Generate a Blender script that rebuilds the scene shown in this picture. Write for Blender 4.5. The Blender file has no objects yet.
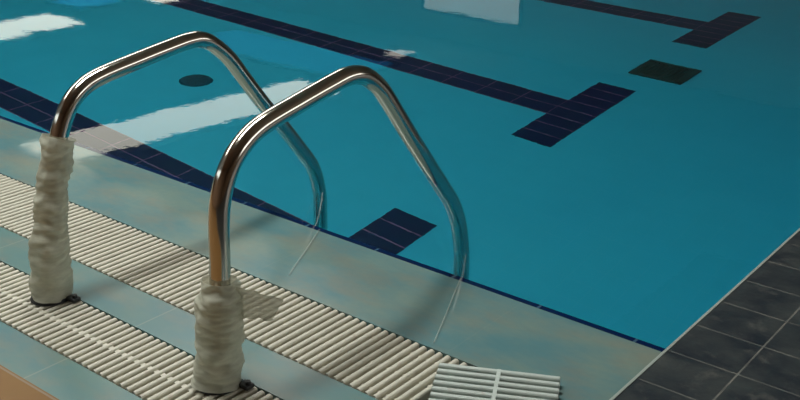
import bpy, bmesh, math, random
from mathutils import Vector, Matrix, noise
random.seed(7)
S = bpy.context.scene
COL = S.collection

# ------------------------------------------------------------------ helpers
def link(name, bm, mat=None, parent=None, smooth=False):
    me = bpy.data.meshes.new(name)
    if name != 'pool_water': bmesh.ops.recalc_face_normals(bm, faces=bm.faces)
    bm.to_mesh(me); bm.free()
    if smooth:
        for p in me.polygons: p.use_smooth = True
    if mat: me.materials.append(mat)
    o = bpy.data.objects.new(name, me)
    COL.objects.link(o)
    if parent: o.parent = parent
    return o

def box(bm, a, b, bevel=0.0):
    r = bmesh.ops.create_cube(bm, size=1.0)
    c = [(a[i] + b[i]) / 2 for i in range(3)]; s = [abs(b[i] - a[i]) for i in range(3)]
    for v in r['verts']:
        v.co = Vector((c[0] + v.co.x * s[0], c[1] + v.co.y * s[1], c[2] + v.co.z * s[2]))
    if bevel:
        ed = set()
        for v in r['verts']:
            for e in v.link_edges: ed.add(e)
        bmesh.ops.bevel(bm, geom=list(ed), offset=bevel, segments=2, affect='EDGES', profile=0.5)

def structure(name, bm, mat, smooth=False):
    o = link(name, bm, mat, smooth=smooth); o['kind'] = 'structure'; return o

def tag(o, label, cat, group=None):
    o['label'] = label; o['category'] = cat
    if group: o['group'] = group
    return o

def empty(name, loc):
    o = bpy.data.objects.new(name, None); COL.objects.link(o); o.location = loc
    o.empty_display_size = 0.1
    return o

def catmull(pts, n=10):
    out = []
    P = [pts[0] * 2 - pts[1]] + pts + [pts[-1] * 2 - pts[-2]]
    for i in range(1, len(P) - 2):
        p0, p1, p2, p3 = P[i - 1:i + 3]
        for k in range(n):
            t = k / n
            out.append(0.5 * ((2 * p1) + (p2 - p0) * t + (2 * p0 - 5 * p1 + 4 * p2 - p3) * t * t + (3 * p1 - p0 - 3 * p2 + p3) * t ** 3))
    out.append(pts[-1].copy())
    return out

def tube(bm, path, rad, seg=24, caps=True):
    """rad: number or function(i, t, angle)"""
    n = len(path); rings = []
    up = Vector((1, 0, 0))
    for i, p in enumerate(path):
        t = (path[min(i + 1, n - 1)] - path[max(i - 1, 0)]).normalized()
        a = (up - t * up.dot(t))
        if a.length < 1e-4: a = Vector((0, 1, 0))
        a.normalize(); b = t.cross(a); up = a
        ring = []
        for k in range(seg):
            th = 2 * math.pi * k / seg
            r = rad(i, i / (n - 1), th) if callable(rad) else rad
            ring.append(bm.verts.new(p + a * (math.cos(th) * r) + b * (math.sin(th) * r)))
        rings.append(ring)
    for i in range(n - 1):
        for k in range(seg):
            bm.faces.new((rings[i][k], rings[i][(k + 1) % seg], rings[i + 1][(k + 1) % seg], rings[i + 1][k]))
    if caps:
        bm.faces.new(rings[0][::-1]); bm.faces.new(rings[-1])

# ------------------------------------------------------------------ materials
class NT:
    def __init__(s, name):
        s.m = bpy.data.materials.new(name); s.m.use_nodes = True
        s.t = s.m.node_tree; s.t.nodes.clear()
        s.out = s.n('ShaderNodeOutputMaterial')
    def n(s, kind, **kw):
        x = s.t.nodes.new(kind)
        for k, v in kw.items():
            if k in x.inputs: x.inputs[k].default_value = v
            else: setattr(x, k, v)
        return x
    def l(s, a, b): s.t.links.new(a, b)
    def math(s, op, a, b=None, c=None):
        x = s.n('ShaderNodeMath', operation=op)
        for i, v in enumerate((a, b, c)):
            if v is None: continue
            if isinstance(v, (int, float)): x.inputs[i].default_value = v
            else: s.l(v, x.inputs[i])
        return x.outputs[0]
    def mix(s, f, a, b):
        x = s.n('ShaderNodeMix', data_type='RGBA')
        for i, v in ((0, f), (6, a), (7, b)):
            if isinstance(v, (int, float)): x.inputs[i].default_value = v
            elif isinstance(v, (tuple, list)): x.inputs[i].default_value = (*v[:3], 1)
            else: s.l(v, x.inputs[i])
        return x.outputs[2]
    def ramp(s, f, a, b):
        x = s.n('ShaderNodeMapRange', interpolation_type='SMOOTHSTEP')
        s.l(f, x.inputs[0]); x.inputs[1].default_value = a; x.inputs[2].default_value = b
        return x.outputs[0]
    def coords(s):
        g = s.n('ShaderNodeNewGeometry'); x = s.n('ShaderNodeSeparateXYZ'); s.l(g.outputs['Position'], x.inputs[0])
        return g.outputs['Position'], x.outputs[0], x.outputs[1], x.outputs[2]
    def noise(s, vec, scale, detail=3, rough=0.5):
        x = s.n('ShaderNodeTexNoise', Scale=scale, Detail=detail, Roughness=rough); s.l(vec, x.inputs['Vector']); return x.outputs[0]
    def line(s, v, pitch, off, width):
        """1 on a joint of the given width at off + k*pitch"""
        u = s.math('DIVIDE', s.math('SUBTRACT', v, off), pitch)
        d = s.math('ABSOLUTE', s.math('SUBTRACT', u, s.math('ROUND', u)))
        return s.math('LESS_THAN', d, width / 2 / pitch)
    def bsdf(s, col, rough=0.5, metal=0.0, ior=1.45, **kw):
        p = s.n('ShaderNodeBsdfPrincipled', Metallic=metal, IOR=ior, **kw)
        if isinstance(col, tuple): p.inputs['Base Color'].default_value = (*col, 1)
        else: s.l(col, p.inputs['Base Color'])
        if isinstance(rough, (int, float)): p.inputs['Roughness'].default_value = rough
        else: s.l(rough, p.inputs['Roughness'])
        s.l(p.outputs[0], s.out.inputs[0]); return p
    def bump(s, p, h, strength=0.3, dist=0.002):
        b = s.n('ShaderNodeBump', Strength=strength, Distance=dist); s.l(h, b.inputs['Height']); s.l(b.outputs[0], p.inputs['Normal'])

def simple(name, col, rough=0.5, metal=0.0, var=0.12, scale=8.0):
    m = NT(name); pos, x, y, z = m.coords()
    f = m.noise(pos, scale, 4)
    c = m.mix(f, tuple(v * (1 - var) for v in col), tuple(min(1, v * (1 + var)) for v in col))
    m.bsdf(c, rough, metal); return m.m

def emit(name, col, strength):
    m = NT(name); e = m.n('ShaderNodeEmission', Strength=strength); e.inputs[0].default_value = (*col, 1)
    m.l(e.outputs[0], m.out.inputs[0]); return m.m

# wet pale coping tiles, green-grey with bluish and rusty blotches
def coping_material(name, base_a, base_b, jx, joff, wet, joint):
    m = NT(name); pos, x, y, z = m.coords()
    mp = m.n('ShaderNodeMapping'); mp.inputs['Scale'].default_value = (.75, 1.5, 1.0); mp.inputs['Rotation'].default_value = (0, 0, .4); m.l(pos, mp.inputs[0])
    v = mp.outputs[0]
    n1 = m.ramp(m.noise(v, 4.2, 4, .6), .30, .72)
    n2 = m.ramp(m.noise(v, 6.5, 4, .6), .42, .68)
    n3 = m.noise(pos, 60, 3, .6)
    c = m.mix(n1, base_a, base_b)
    c = m.mix(m.math('MULTIPLY', n2, .38), c, (.26, .215, .15))
    c = m.mix(m.math('MULTIPLY', n3, .25), c, (.10, .17, .17))
    j = m.line(x, jx, joff, .004)
    c = m.mix(m.math('MULTIPLY', j, joint), c, (.34, .34, .27))
    # a film of water close to the pool edge, drier towards the gutter
    wetness = m.ramp(m.math('MULTIPLY_ADD', m.math('SUBTRACT', m.noise(pos, 5, 2), .5), .25, y), -.20, -.07)
    rr = m.math('MULTIPLY_ADD', wetness, -.9 * wet, wet)
    r = m.math('MULTIPLY_ADD', n1, .03, rr)
    p = m.bsdf(c, r, ior=1.38)
    m.bump(p, m.noise(pos, 30, 2), .04, .002)
    return m.m
M_coping = coping_material('wet_coping_tile', (.100, .225, .250), (.200, .270, .230), .59, -.355, .20, .06)
M_strip = coping_material('wet_gutter_tile', (.070, .190, .215), (.115, .220, .200), .59, -.355, .30, .35)
def nosing_material():
    m = NT('navy_nosing_tile'); pos, x, y, z = m.coords()
    j = m.line(x, .243, -.07, .006)
    c = m.mix(m.math('MULTIPLY', j, .4), (.003, .014, .060), (.12, .25, .32))
    p = m.bsdf(c, .03, ior=1.333); return m.m
M_nosing = nosing_material()

def slate_material():
    m = NT('slate_tile'); pos, x, y, z = m.coords()
    n1 = m.ramp(m.noise(pos, 9, 5, .65), .30, .68)
    n2 = m.ramp(m.noise(pos, 13, 6, .72), .50, .72)
    c = m.mix(n1, (.014, .020, .030), (.050, .058, .060))
    c = m.mix(m.math('MULTIPLY', n2, .6), c, (.125, .125, .115))
    gx = m.line(x, .1555, .0, .0042); gy = m.line(y, .1465, .016, .0042)
    g = m.math('MAXIMUM', gx, gy)
    c = m.mix(m.math('MULTIPLY', g, m.math('MULTIPLY_ADD', m.ramp(m.noise(pos, 11, 2), .35, .65), .6, .4)), c, (.15, .15, .135))
    p = m.bsdf(c, m.mix(g, (.33,) * 3, (.7,) * 3), ior=1.45)
    h = m.math('SUBTRACT', m.noise(pos, 28, 5, .6), m.math('MULTIPLY', g, .8))
    m.bump(p, h, .35, .003)
    return m.m
M_slate = slate_material()

def deck_material():
    m = NT('tan_deck_tile'); pos, x, y, z = m.coords()
    n = m.noise(pos, 6, 5, .6)
    c = m.mix(n, (.19, .095, .028), (.28, .155, .052))
    g = m.math('MAXIMUM', m.line(x, .3, .1, .005), m.line(y, .3, -.03, .005))
    c = m.mix(m.math('MULTIPLY', g, .4), c, (.30, .30, .27))
    m.bsdf(c, .7); return m.m
M_deck = deck_material()
M_trim = simple('pale_edge_trim', (.34, .39, .36), .35)
M_channel = simple('gutter_channel', (.30, .29, .25), .6)

def pool_tile(name, a, b):
    m = NT(name); pos, x, y, z = m.coords()
    c = m.mix(m.noise(pos, 1.4, 3), a, b)
    c = m.mix(m.math('MULTIPLY', m.noise(pos, 7, 3), .25), c, tuple(v * .75 for v in a))
    g = m.math('MAXIMUM', m.line(x, .119, 0, .004), m.line(y, .119, .03, .004))
    c = m.mix(m.math('MULTIPLY', g, .04), c, (.5, .75, .8))
    m.bsdf(c, .45); return m.m
M_pool = pool_tile('turquoise_pool_tile', (.05, .51, .70), (.065, .57, .72))

def navy_tile(yc):
    m = NT('navy_lane_tile'); pos, x, y, z = m.coords()
    c = m.mix(m.noise(pos, 5, 3), (.005, .003, .040), (.010, .005, .065))
    gx = m.line(x, .2378, -1.7207, .007); gy = m.line(y, .1189, yc, .007)
    bar = m.math('GREATER_THAN', x, -1.9580)            # in the cross bar only the rows show
    g = m.math('MAXIMUM', m.math('MULTIPLY', gx, m.math('SUBTRACT', 1.0, bar)), gy)
    c = m.mix(m.math('MULTIPLY', g, .7), c, (.50, .14, .26))
    m.bsdf(c, .4); return m.m

def water_material():
    m = NT('pool_water')
    g = m.n('ShaderNodeBsdfGlass', Roughness=0.0, IOR=1.333); g.inputs[0].default_value = (1, 1, 1, 1)
    geo = m.n('ShaderNodeNewGeometry')
    mp = m.n('ShaderNodeMapping'); mp.inputs['Scale'].default_value = (1.0, 1.6, 1.0); m.l(geo.outputs['Position'], mp.inputs[0])
    h = m.noise(mp.outputs[0], 3.2, 2, .45)
    h = m.math('MULTIPLY_ADD', m.noise(geo.outputs['Position'], 42, 1), .13, h)
    b = m.n('ShaderNodeBump', Strength=1.0, Distance=WAVE); m.l(h, b.inputs['Height']); m.l(b.outputs[0], g.inputs['Normal'])
    m.l(g.outputs[0], m.out.inputs[0])
    a = m.n('ShaderNodeVolumeAbsorption', Density=.22); a.inputs[0].default_value = (.15, .84, .90, 1)
    m.l(a.outputs[0], m.out.inputs[1])
    return m.m
WAVE = .00035
M_water = water_material()

def steel_material():
    m = NT('polished_stainless_steel'); pos, x, y, z = m.coords()
    n = m.noise(pos, 40, 4, .6)
    p = m.bsdf((.66, .61, .54), m.math('MULTIPLY_ADD', n, .08, .09), 1.0)
    return m.m
M_steel = steel_material()

def plastic_grate(name, a, b):
    m = NT(name); pos, x, y, z = m.coords()
    c = m.mix(m.noise(pos, 10, 4, .6), a, b)
    c = m.mix(m.math('MULTIPLY', m.ramp(m.noise(pos, 34, 3), .58, .75), .3), c, (.42, .28, .22))
    m.bsdf(c, .42); return m.m
M_grate = plastic_grate('cream_plastic_grating', (.58, .56, .47), (.70, .68, .58))
M_grate_w = plastic_grate('white_plastic_grating', (.48, .55, .52), (.56, .62, .58))

def film_material():
    m = NT('crumpled_packing_film'); pos, x, y, z = m.coords()
    mp = m.n('ShaderNodeMapping'); mp.inputs['Scale'].default_value = (18, 18, 60); m.l(pos, mp.inputs[0])
    n = m.noise(mp.outputs[0], 1.5, 4, .6)
    c = m.mix(n, (.56, .59, .48), (.86, .88, .75))
    p = m.bsdf(c, .38, ior=1.45)
    m.bump(p, n, .3, .004)
    tr = m.n('ShaderNodeBsdfTransparent'); tr.inputs[0].default_value = (.93, .92, .86, 1)
    tl = m.n('ShaderNodeBsdfTranslucent'); tl.inputs[0].default_value = (.6, .58, .48, 1)
    a = m.n('ShaderNodeMixShader', Fac=.25); m.l(p.outputs[0], a.inputs[1]); m.l(tl.outputs[0], a.inputs[2])
    b = m.n('ShaderNodeMixShader')
    m.l(m.math('MULTIPLY_ADD', n, -.4, .42), b.inputs[0])
    m.l(a.outputs[0], b.inputs[1]); m.l(tr.outputs[0], b.inputs[2])
    m.l(b.outputs[0], m.out.inputs[0]); return m.m
M_film = film_material()
def streak_material():
    m = NT('translucent_streak')
    p = m.bsdf((.50, .60, .55), .35)
    t = m.n('ShaderNodeBsdfTransparent'); x = m.n('ShaderNodeMixShader', Fac=.72)
    m.l(p.outputs[0], x.inputs[1]); m.l(t.outputs[0], x.inputs[2]); m.l(x.outputs[0], m.out.inputs[0]); return m.m
M_streak = streak_material()
M_dark = simple('black_rubber', (.02, .022, .025), .5)
M_green = simple('dark_green_drain_grating', (.006, .035, .03), .5)
M_drain = simple('dark_drain_cover', (.012, .06, .09), .5)
M_ceiling = simple('painted_ceiling', (.50, .50, .47), .8, var=.15, scale=.8)
M_wall = simple('painted_wall', (.50, .52, .48), .8, var=.1, scale=.6)
M_wallwarm = simple('brown_clad_wall', (.30, .19, .12), .7, var=.2, scale=.8)
M_brown_panel = simple('brown_reflector_panel', (.36, .25, .17), .6, var=.25, scale=2)  # brown of the added overhead panel that the rails mirror
M_frame = simple('grey_window_frame', (.3, .3, .3), .5)
M_house = simple('white_luminaire_body', (.6, .6, .6), .5)

# ------------------------------------------------------------------ dimensions (metres; pool edge is y = 0, end of pool x = 0)
X0, X1 = -25.0, 0.0
Y1 = 12.6
D = -1.71
ZW = -.004
EDGE = .017
G1A, G1B, G2A, G2B, TAN = -.3034, -.5303, -.6475, -.8217, -.9245
YN = -6.0
YF, XR, CZ = 16.0, 6.0, 4.0

# pool basin: floor slab and four walls in one shell
bm = bmesh.new()
box(bm, (X0 - .3, -.30, D - .3), (X1 + .3, Y1 + .3, D))
structure('pool_floor', bm, M_pool)
bm = bmesh.new(); box(bm, (X0, -.30, D), (X1, EDGE - .001, -.05)); structure('pool_wall_near', bm, M_pool)
bm = bmesh.new(); box(bm, (X0, Y1, D), (X1, Y1 + .3, 0)); structure('pool_wall_far', bm, M_pool)
bm = bmesh.new(); box(bm, (X0 - .3, -.3, D), (X0, Y1 + .3, 0)); structure('pool_wall_left', bm, M_pool)
bm = bmesh.new(); box(bm, (X1 + .001, -.3, D), (X1 + .3, Y1 + .3, -.012)); structure('pool_wall_right', bm, M_pool)
# water
bm = bmesh.new(); box(bm, (X0 - .02, EDGE - .0005, D - .02), (X1 + .0015, Y1 + .02, ZW))
bmesh.ops.split_edges(bm, edges=bm.edges)
water = structure('pool_water', bm, M_water, True)

# deck strips
def slab(name, xa, xb, ya, yb, mat, top=0.0, th=.012):
    bm = bmesh.new(); box(bm, (xa, ya, top - th), (xb, yb, top)); return structure(name, bm, mat)
coping = slab('pool_coping', X0, X1 - .003, G1A, 0.0, M_coping)
slab('coping_nosing', X0, X1 - .003, 0.0, EDGE, M_nosing, top=.0004, th=.05)
slab('gutter_kerb', X0, X1 - .003, G2A, G1B, M_strip, th=.13)
slab('deck_strip', X0, X1 - .003, TAN, G2B, M_strip, th=.13)
slab('floor', X0 - 2, X1 - .003, YN, TAN, M_deck, top=0.0, th=.13)
slab('floor_far_side', X0 - 2, XR, Y1, YF, M_deck, th=.1)
slab('floor_left_side', X0 - 2, X0, TAN, Y1, M_deck, th=.1)
slab('slate_deck', X1 + .003, XR, YN, Y1, M_slate)
slab('trim_1', X1 - .003, X1 + .003, YN, Y1, M_trim, top=.002, th=.02)
# gutter channels below the gratings
def channel(name, ya, yb):
    bm = bmesh.new()
    box(bm, (X0, ya, -.13), (X1 - .003, yb, -.060))
    box(bm, (X0, ya, -.060), (X1 - .003, ya + .006, -.024))
    box(bm, (X0, yb - .006, -.060), (X1 - .003, yb, -.024))
    structure(name, bm, M_channel)
channel('gutter_channel', G1B, G1A)
channel('drain_channel', G2B, G2A)

# ------------------------------------------------------------------ gratings
def slats(bm, n, pitch, L, w=.0112, h=.020):
    """n bars along local y (length L, centred), stacked along local x from 0; top at z = 0"""
    prof = [(-w / 2, -h), (-w / 2, -.0035), (-w / 2 + .0015, -.001), (-w / 2 + .0035, 0), (w / 2 - .0035, 0), (w / 2 - .0015, -.001), (w / 2, -.0035), (w / 2, -h)]
    for i in range(n):
        cx = i * pitch
        e = random.uniform(-.001, .001); dz = random.uniform(-.0005, .0005)
        a = [bm.verts.new((cx + px, -L / 2 + e + (.0015 if pz > -.002 else 0), pz + dz)) for px, pz in prof]
        b = [bm.verts.new((cx + px, L / 2 + e - (.0015 if pz > -.002 else 0), pz + dz)) for px, pz in prof]
        m = len(prof)
        for k in range(m):
            bm.faces.new((a[k], a[(k + 1) % m], b[(k + 1) % m], b[k]))
        bm.faces.new(a[::-1]); bm.faces.new(b)

PITCH = .021
def grate(x_right, length, ya, yb, rib, label):
    n = int(length / PITCH); L = yb - ya - .006
    r = empty('overflow_grating', (x_right - (n - 1) * PITCH - .006, (ya + yb) / 2, .0015))
    bm = bmesh.new(); slats(bm, n, PITCH, L); link('slats', bm, M_grate, r)
    bm = bmesh.new(); W = (n - 1) * PITCH
    for yy in (-L / 2 + .03, L / 2 - .03):
        box(bm, (-.004, yy - .004, -.0185), (W + .004, yy + .004, -.009), .001)
    if rib: box(bm, (-.004, -.006, -.012), (W + .004, .006, -.0045), .001)
    else: box(bm, (-.004, -.004, -.0185), (W + .004, .004, -.009), .001)
    link('connecting_rods', bm, M_grate, r)
    tag(r, label, 'grating')
grate(-.296, 5.0, G1B, G1A, False, 'cream slatted overflow grating beside the pale coping, nearer the water')
grate(-.10, 5.2, G2B, G2A, True, 'cream slatted grating beside the tan deck, further from the water, under the handrail posts')
# loose piece lying askew over the open gutter
r = empty('loose_grating', (0, 0, 0))
u = Vector((.889, .457, 0)).normalized(); v = Vector((.457, -.889, 0)).normalized()
TL = Vector((-.3235, -.3695, .0)) ; L = .246
bm = bmesh.new(); slats(bm, 11, .0222, L, w=.0122)
link('slats', bm, M_grate_w, r)
bm = bmesh.new()
box(bm, (-.006, -.0042, -.012), (10 * .0222 + .006, .0042, -.0005), .001)
for yy in (-L / 2 + .03, L / 2 - .03): box(bm, (-.004, yy - .004, -.018), (10 * .0222 + .004, yy + .004, -.009), .001)
link('connecting_rods', bm, M_grate_w, r)
# local x -> v (stack direction), local y -> u
ctr = TL + u * (L / 2) + v * .006
r.matrix_world = Matrix(((v.x, u.x, 0, ctr.x), (v.y, u.y, 0, ctr.y), (0, 0, -1, .001), (0, 0, 0, 1)))
r.matrix_world = Matrix(((v.x, u.x, 0, ctr.x), (v.y, u.y, 0, ctr.y), (0, 0, 1, .0225), (0, 0, 0, 1)))
tag(r, 'loose white slatted grating piece lying askew at the gutter end near the slate', 'grating')

# ------------------------------------------------------------------ handrails
RT = .0205
def handrail(x, prof, wrap_top, wrap_w, label, seed, flap=False):
    r = empty('handrail', (x, prof[0][0], 0))
    o = Vector((x, prof[0][0], 0))
    pts = [Vector((0, a - prof[0][0], b - max(0, min(1, (b - .15) / .25)) * .009)) for a, b in prof]
    path = catmull(pts, 8)
    bm = bmesh.new(); tube(bm, path, RT, 32)
    link('steel_tube', bm, M_steel, r, True)
    # crumpled film round the foot of the post
    up = []
    n = 90
    def at_h(h):
        for i in range(len(path) - 1):
            if path[i].z <= h <= path[i + 1].z:
                t = (h - path[i].z) / max(1e-6, path[i + 1].z - path[i].z); return path[i].lerp(path[i + 1], t)
        return path[0]
    for i in range(n + 1):
        up.append(at_h(.006 + (wrap_top - .006) * i / n))
    def rad(i, t, th):
        p = Vector((math.cos(th) * .9, math.sin(th) * .9, t * 9 + seed))
        q = Vector((math.cos(th) * 2, math.sin(th) * 2, t * 30 + seed))
        base = wrap_w(t)
        ring = .0011 * math.sin(t * wrap_top * 260 + 2.2 * math.sin(th + seed) + 4 * noise.noise(p))
        return max(RT + .0015, base + .008 * noise.noise(p) + .0035 * noise.noise(q) + ring)
    bm = bmesh.new(); tube(bm, up, rad, 56, caps=False)
    link('plastic_wrap', bm, M_film, r, True)
    # flange with bolt lug
    bm = bmesh.new()
    bmesh.ops.create_cone(bm, cap_ends=True, segments=40, radius1=.046, radius2=.042, depth=.008, matrix=Matrix.Translation((0, 0, .0068)))
    fl = link('base_flange', bm, M_dark, r)
    bm = bmesh.new()
    box(bm, (.040, .012, .0035), (.068, .034, .013), .003)
    bmesh.ops.create_cone(bm, cap_ends=True, segments=6, radius1=.006, radius2=.006, depth=.008, matrix=Matrix.Translation((.060, .023, .016)))
    link('bolt_lug', bm, M_dark, fl)
    if flap:
        bm = bmesh.new(); g = {}
        for i in range(19):
            for j in range(15):
                s, t = i / 18, j / 14
                px = .018 + .085 * s - .012 * t
                py = .02 + .065 * s * (1 - .3 * t) + .006 * noise.noise(Vector((s * 4, t * 4, 2)))
                pz = wrap_top - .005 - .030 * s - .075 * t * (1 - .45 * s) + .005 * noise.noise(Vector((s * 5, t * 5, 7)))
                g[i, j] = bm.verts.new((px, py, pz))
        for i in range(18):
            for j in range(14): bm.faces.new((g[i, j], g[i + 1, j], g[i + 1, j + 1], g[i, j + 1]))
        link('loose_film_flap', bm, M_film, r, True)
    tag(r, label, 'handrail')
    return r
XR1 = -1.2004; XR2 = XR1 + .568
P1 = [(-.686, 0.004), (-.672, .12), (-.650, .25), (-.630, .345), (-.613, .400), (-.587, .446), (-.552, .477), (-.500, .497), (-.382, .515), (-.285, .528), (-.235, .533), (-.195, .530),
      (-.158, .512), (-.107, .468), (-.055, .403), (.010, .318), (.084, .230), (.155, .140), (.200, .080), (.222, .020), (.231, -.050), (.232, -.20), (.232, -.45), (.232, -.75)]
P2 = [(-.690, 0.004), (-.680, .12), (-.671, .25), (-.668, .345), (-.658, .405), (-.634, .455), (-.600, .489), (-.549, .514), (-.449, .535), (-.352, .553), (-.305, .560), (-.265, .557),
      (-.230, .543), (-.190, .511), (-.155, .470), (-.085, .380), (-.018, .295), (.050, .210), (.098, .148), (.130, .085), (.148, .010), (.153, -.06), (.154, -.25), (.154, -.50), (.154, -.75)]
handrail(XR1, P1, .375, lambda t: .044 - .009 * t + .003 * math.sin(t * 7), 'polished steel handrail further from the slate tiles, its post wrapped high in crumpled film', 3.1)
handrail(XR2, P2, .225, lambda t: .048 - .003 * t - .014 * max(0, t - .8) / .2, 'polished steel handrail nearer the slate tiles, its post wrapped low in crumpled film', 8.4, True)

# thin pale translucent streaks across the coping
def streak(pts, label):
    bm = bmesh.new(); tube(bm, catmull([Vector(p) for p in pts], 8), .0019, 8)
    tag(link('pale_streak', bm, M_streak, None, True), label, 'streak')

streak([(-.994, .004, .0028), (-.93, -.12, .0024), (-.895, -.19, .0024), (-.864, -.249, .0024)],
       'thin pale thread lying across the coping below the handrail further from the slate tiles')
streak([(-.533, .004, .0028), (-.499, -.07, .0024), (-.463, -.146, .0024), (-.399, -.285, .0024)],
       'thin pale thread lying across the coping below the handrail nearer the slate tiles')

# ------------------------------------------------------------------ pool floor markings and fittings
yc0, SP = 1.0878, 1.9064
labels = ['navy tiled lane marking nearest the coping, its cross bar partly hidden by the pool edge',
          'navy tiled lane marking in the middle, between two others on the pool floor',
          'navy tiled lane marking furthest from the coping, beyond the green drain']
for k in range(3):
    yc = yc0 + k * SP
    bm = bmesh.new()
    xs = [X0 + 1.8, -1.9585, -1.7207]; w = .1189; T = .471
    out = [(xs[0], yc - w), (xs[1], yc - w), (xs[1], yc - T), (xs[2], yc - T), (xs[2], yc + T), (xs[1], yc + T), (xs[1], yc + w), (xs[0], yc + w)]
    vs = [bm.verts.new((a, b, D + .0005)) for a, b in out]
    f = bm.faces.new(vs)
    ex = bmesh.ops.extrude_face_region(bm, geom=[f])
    for e in ex['geom']:
        if isinstance(e, bmesh.types.BMVert): e.co.z = D + .005
    tag(link('lane_marking', bm, navy_tile(yc)), labels[k], 'lane marking')

# square green drain grating
cx, cy = -1.731, 3.855
r = empty('drain_grating', (cx, cy, D))
bm = bmesh.new()
hx, hy = .167, .147
for a, b in (((-hx, -hy), (hx, -hy + .03)), ((-hx, hy - .03), (hx, hy)), ((-hx, -hy), (-hx + .03, hy)), ((hx - .03, -hy), (hx, hy))):
    box(bm, (a[0], a[1], .001), (b[0], b[1], .02), .002)
link('frame', bm, M_green, r)
bm = bmesh.new()
for i in range(11):
    q = -hx + .04 + i * (2 * hx - .08) / 10
    box(bm, (q - .009, -hy + .028, .003), (q + .009, hy - .028, .016), .002)
link('bars', bm, M_green, r)
bm = bmesh.new(); box(bm, (-hx + .02, -hy + .02, .0005), (hx - .02, hy - .02, .0025)); link('sump', bm, M_dark, r)
tag(r, 'rectangular dark green drain grating on the pool floor between two lane markings', 'drain')
# round inlet cover
r = empty('inlet_cover', (-3.741, 1.955, D))
bm = bmesh.new()
bmesh.ops.create_cone(bm, cap_ends=True, segments=40, radius1=.098, radius2=.085, depth=.016, matrix=Matrix.Translation((0, 0, .009)))
link('cover_plate', bm, M_drain, r)
bm = bmesh.new()
for k in range(8):
    c8 = bmesh.ops.create_cube(bm, size=1.0)
    for vv in c8['verts']:
        q = Vector((.045 + vv.co.x * .05, vv.co.y * .008, .017 + vv.co.z * .003)); q.rotate(Matrix.Rotation(k * math.pi / 4, 3, 'Z')); vv.co = q
link('slots', bm, M_dark, r)
tag(r, 'small round dark cover on the pool floor seen below the left handrail', 'drain')

# ------------------------------------------------------------------ hall
def wall(name, a, b, mat):
    bm = bmesh.new(); box(bm, a, b); return structure(name, bm, mat)
XL = X0 - 2
wall('wall_back', (XL - .2, YF, -.1), (XR + .2, YF + .2, CZ), M_wall)
wall('wall_front', (XL - .2, YN - .2, -.1), (XR + .2, YN, CZ), M_wallwarm)
wall('wall_left', (XL - .2, YN, -.1), (XL, YF, CZ), M_wall)
wall('wall_right', (XR, YN, -.1), (XR + .2, YF, CZ), M_wallwarm)
wall('ceiling', (XL - .2, YN - .2, CZ), (XR + .2, YF + .2, CZ + .2), M_ceiling)
wall('brown_reflector', (-3.2, YN, CZ - .12), (XR, 9.0, CZ - .001), M_brown_panel)  # unseen panel added to give the rails their brown reflection

WN = [0]
def window(a, b, n, col, strength, bars=2):
    """lit window panel lying against a wall; n = inward normal axis ('x+','x-','y+','y-')"""
    WN[0] += 1
    d = .05
    bm = bmesh.new(); lo = Vector(a); hi = Vector(b)
    ax = 0 if n[0] == 'x' else 1; ot = 1 - ax
    def bx(o0, o1, z0, z1, t0, t1):
        p = [0, 0, z0]; q = [0, 0, z1]; p[ot] = o0; q[ot] = o1; p[ax] = lo[ax] + t0; q[ax] = lo[ax] + t1
        box(bm, p, q)
    s = 1 if n[1] == '+' else -1
    bx(lo[ot], hi[ot], lo[2], lo[2] + .06, 0, s * d); bx(lo[ot], hi[ot], hi[2] - .06, hi[2], 0, s * d)
    for i in range(bars + 1):
        c = lo[ot] + (hi[ot] - lo[ot]) * i / bars
        bx(c - .03, c + .03, lo[2], hi[2], 0, s * d)
    f = structure('window_%d' % WN[0], bm, M_frame)
    bm = bmesh.new(); bx(lo[ot] + .03, hi[ot] - .03, lo[2] + .05, hi[2] - .05, s * .01, s * .02)
    g = link('window_pane', bm, emit('daylight_window', col, strength), f)
# first window shows mirrored in the water; the next two are added for light
window((-12.6, YF, 2.4), (-10.15, YF, 3.42), 'y-', (.92, 1.0, .94), .46, 1)
window((-20, YN, 2.7), (-3.4, YN, 3.6), 'y+', (.90, 1.0, 1.0), 1.8, 8)  # unseen, added behind the camera to light the pool
window((XR, .5, 1.2), (XR, 8.5, 2.7), 'x-', (1.0, 1.0, .95), 2.7, 5)  # unseen, added for the bright lower line on the rails

# two glowing blue panels, added overhead to tint the water's reflection
def tint_panel(xa, xb, ya, yb, strength):
    WN[0] += 1
    bm = bmesh.new()
    for a, b in (((xa, ya), (xb, ya + .08)), ((xa, yb - .08), (xb, yb)), ((xa, ya), (xa + .08, yb)), ((xb - .08, ya), (xb, yb))):
        box(bm, (a[0], a[1], CZ - .04), (b[0], b[1], CZ - .001))
    f = structure('window_%d' % WN[0], bm, M_frame)  # numbered with the windows, but an added tint panel
    bm = bmesh.new(); box(bm, (xa + .05, ya + .05, CZ - .02), (xb - .05, yb - .05, CZ - .005))
    link('window_pane', bm, emit('blue_tint_panel', (.06, .45, 1.0), strength), f)
tint_panel(-16.0, -11.4, 12.0, 13.7, .30)
tint_panel(-21.6, -20.2, 12.6, 14.0, .45)

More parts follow.
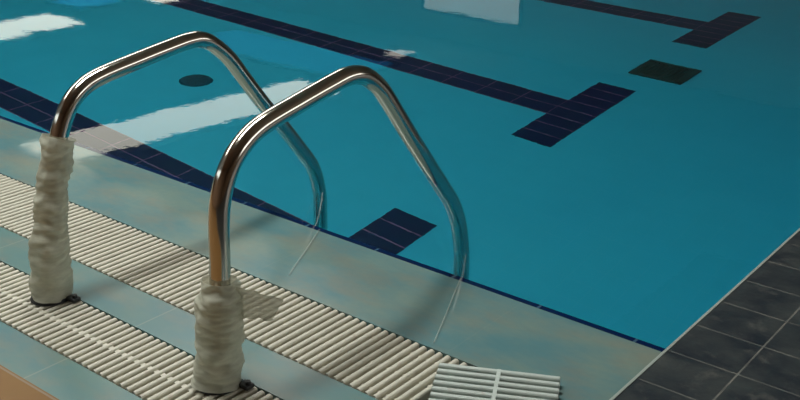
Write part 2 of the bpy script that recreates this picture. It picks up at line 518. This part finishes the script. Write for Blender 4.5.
# luminaires
M_lamp = emit('fluorescent_diffuser', (1.0, .98, .82), 2.0)
M_lamp3 = emit('dim_diffuser', (1.0, .95, .82), 1.1)
M_lamp2 = emit('warm_white_diffuser', (1.0, .97, .88), 5)
def luminaire(x, y0, y1, w, mat, label, rz=0.0, cz=CZ):
    r = empty('ceiling_light', (x, (y0 + y1) / 2, cz)); r.rotation_euler.z = rz
    h = (y1 - y0) / 2
    bm = bmesh.new(); box(bm, (-w / 2 - .03, -h - .03, -.10), (w / 2 + .03, h + .03, -.001), .01); link('housing', bm, M_house, r)
    bm = bmesh.new(); box(bm, (-w / 2, -h, -.115), (w / 2, h, -.102), .004); link('diffuser', bm, mat, r)
    tag(r, label, 'ceiling light')
luminaire(-11.62, 5.9, 11.3, 1.1, M_lamp, 'long wide ceiling light mirrored across the nearest lane marking', -.09)
luminaire(-11.8, 13.9, 14.4, .4, M_lamp3, 'short ceiling light beyond the long one')
luminaire(-19.3, 6.0, 11.6, 1.4, M_lamp, 'long ceiling light mirrored in the far left of the water')
luminaire(-19.5, 14.2, 15.6, .7, M_lamp, 'ceiling light close to the back wall')
luminaire(-5.2, -3.0, 4.4, 1.3, M_lamp2, 'long unseen ceiling light added to brighten the near end of the pool')  # added out of view to light the pool and edge the rails
luminaire(-1.55, -1.5, .7, .5, M_lamp2, 'ceiling light above the handrails', 0.0, CZ - .12)

def area(loc, sx, sy, power, col=(1, 1, 1), rot=(0, 0, 0)):
    l = bpy.data.lights.new('lamp_light', 'AREA'); l.shape = 'RECTANGLE'; l.size = sx; l.size_y = sy; l.energy = power; l.color = col
    o = bpy.data.objects.new('lamp_light', l); COL.objects.link(o); o.location = loc; o.rotation_euler = rot
    l.cycles.is_caustics_light = True
    return o
area((-1.55, -.4, CZ - .25), .45, 2.0, 86, (.97, 1, .96))
area((-5.2, .7, CZ - .13), 1.3, 7.4, 100, (1, 1, .95))  # output of the added long light, lifts the pool floor

water.cycles.is_caustics_caster = True
for o in list(COL.objects):
    if o.name.split('.')[0] in ('pool_floor', 'lane_marking', 'pool_wall_near', 'pool_wall_right', 'frame', 'bars', 'cover_plate'):
        o.cycles.is_caustics_receiver = True

w = bpy.data.worlds.new('World'); S.world = w; w.use_nodes = True
w.node_tree.nodes['Background'].inputs[0].default_value = (.5, .6, .7, 1); w.node_tree.nodes['Background'].inputs[1].default_value = .3

# ------------------------------------------------------------------ camera
f, pitch, roll, yaw = 1035.7035, .3833, .0189, -.6608
F = Vector((math.sin(yaw) * math.cos(pitch), math.cos(yaw) * math.cos(pitch), -math.sin(pitch)))
R = Vector((math.cos(yaw), -math.sin(yaw), 0)); U = R.cross(F)
R2 = R * math.cos(roll) + U * math.sin(roll); U2 = -R * math.sin(roll) + U * math.cos(roll)
cd = bpy.data.cameras.new('camera'); cam = bpy.data.objects.new('camera', cd); COL.objects.link(cam)
cd.sensor_width = 36; cd.sensor_fit = 'HORIZONTAL'; cd.lens = f / 800 * 36; cd.clip_start = .02; cd.clip_end = 100
C = Vector((.7357, -1.8728, 1.1176))
cam.matrix_world = Matrix(((R2.x, U2.x, -F.x, C.x), (R2.y, U2.y, -F.y, C.y), (R2.z, U2.z, -F.z, C.z), (0, 0, 0, 1)))
S.camera = cam

S.view_settings.view_transform = 'Standard'; S.view_settings.look = 'None'
S.view_settings.exposure = 0; S.view_settings.gamma = 1; S.view_settings.use_curve_mapping = False
S.cycles.use_denoising = True
S.cycles.max_bounces = 12; S.cycles.transmission_bounces = 8; S.cycles.sample_clamp_indirect = 6
S.cycles.caustics_refractive = True; S.cycles.caustics_reflective = True
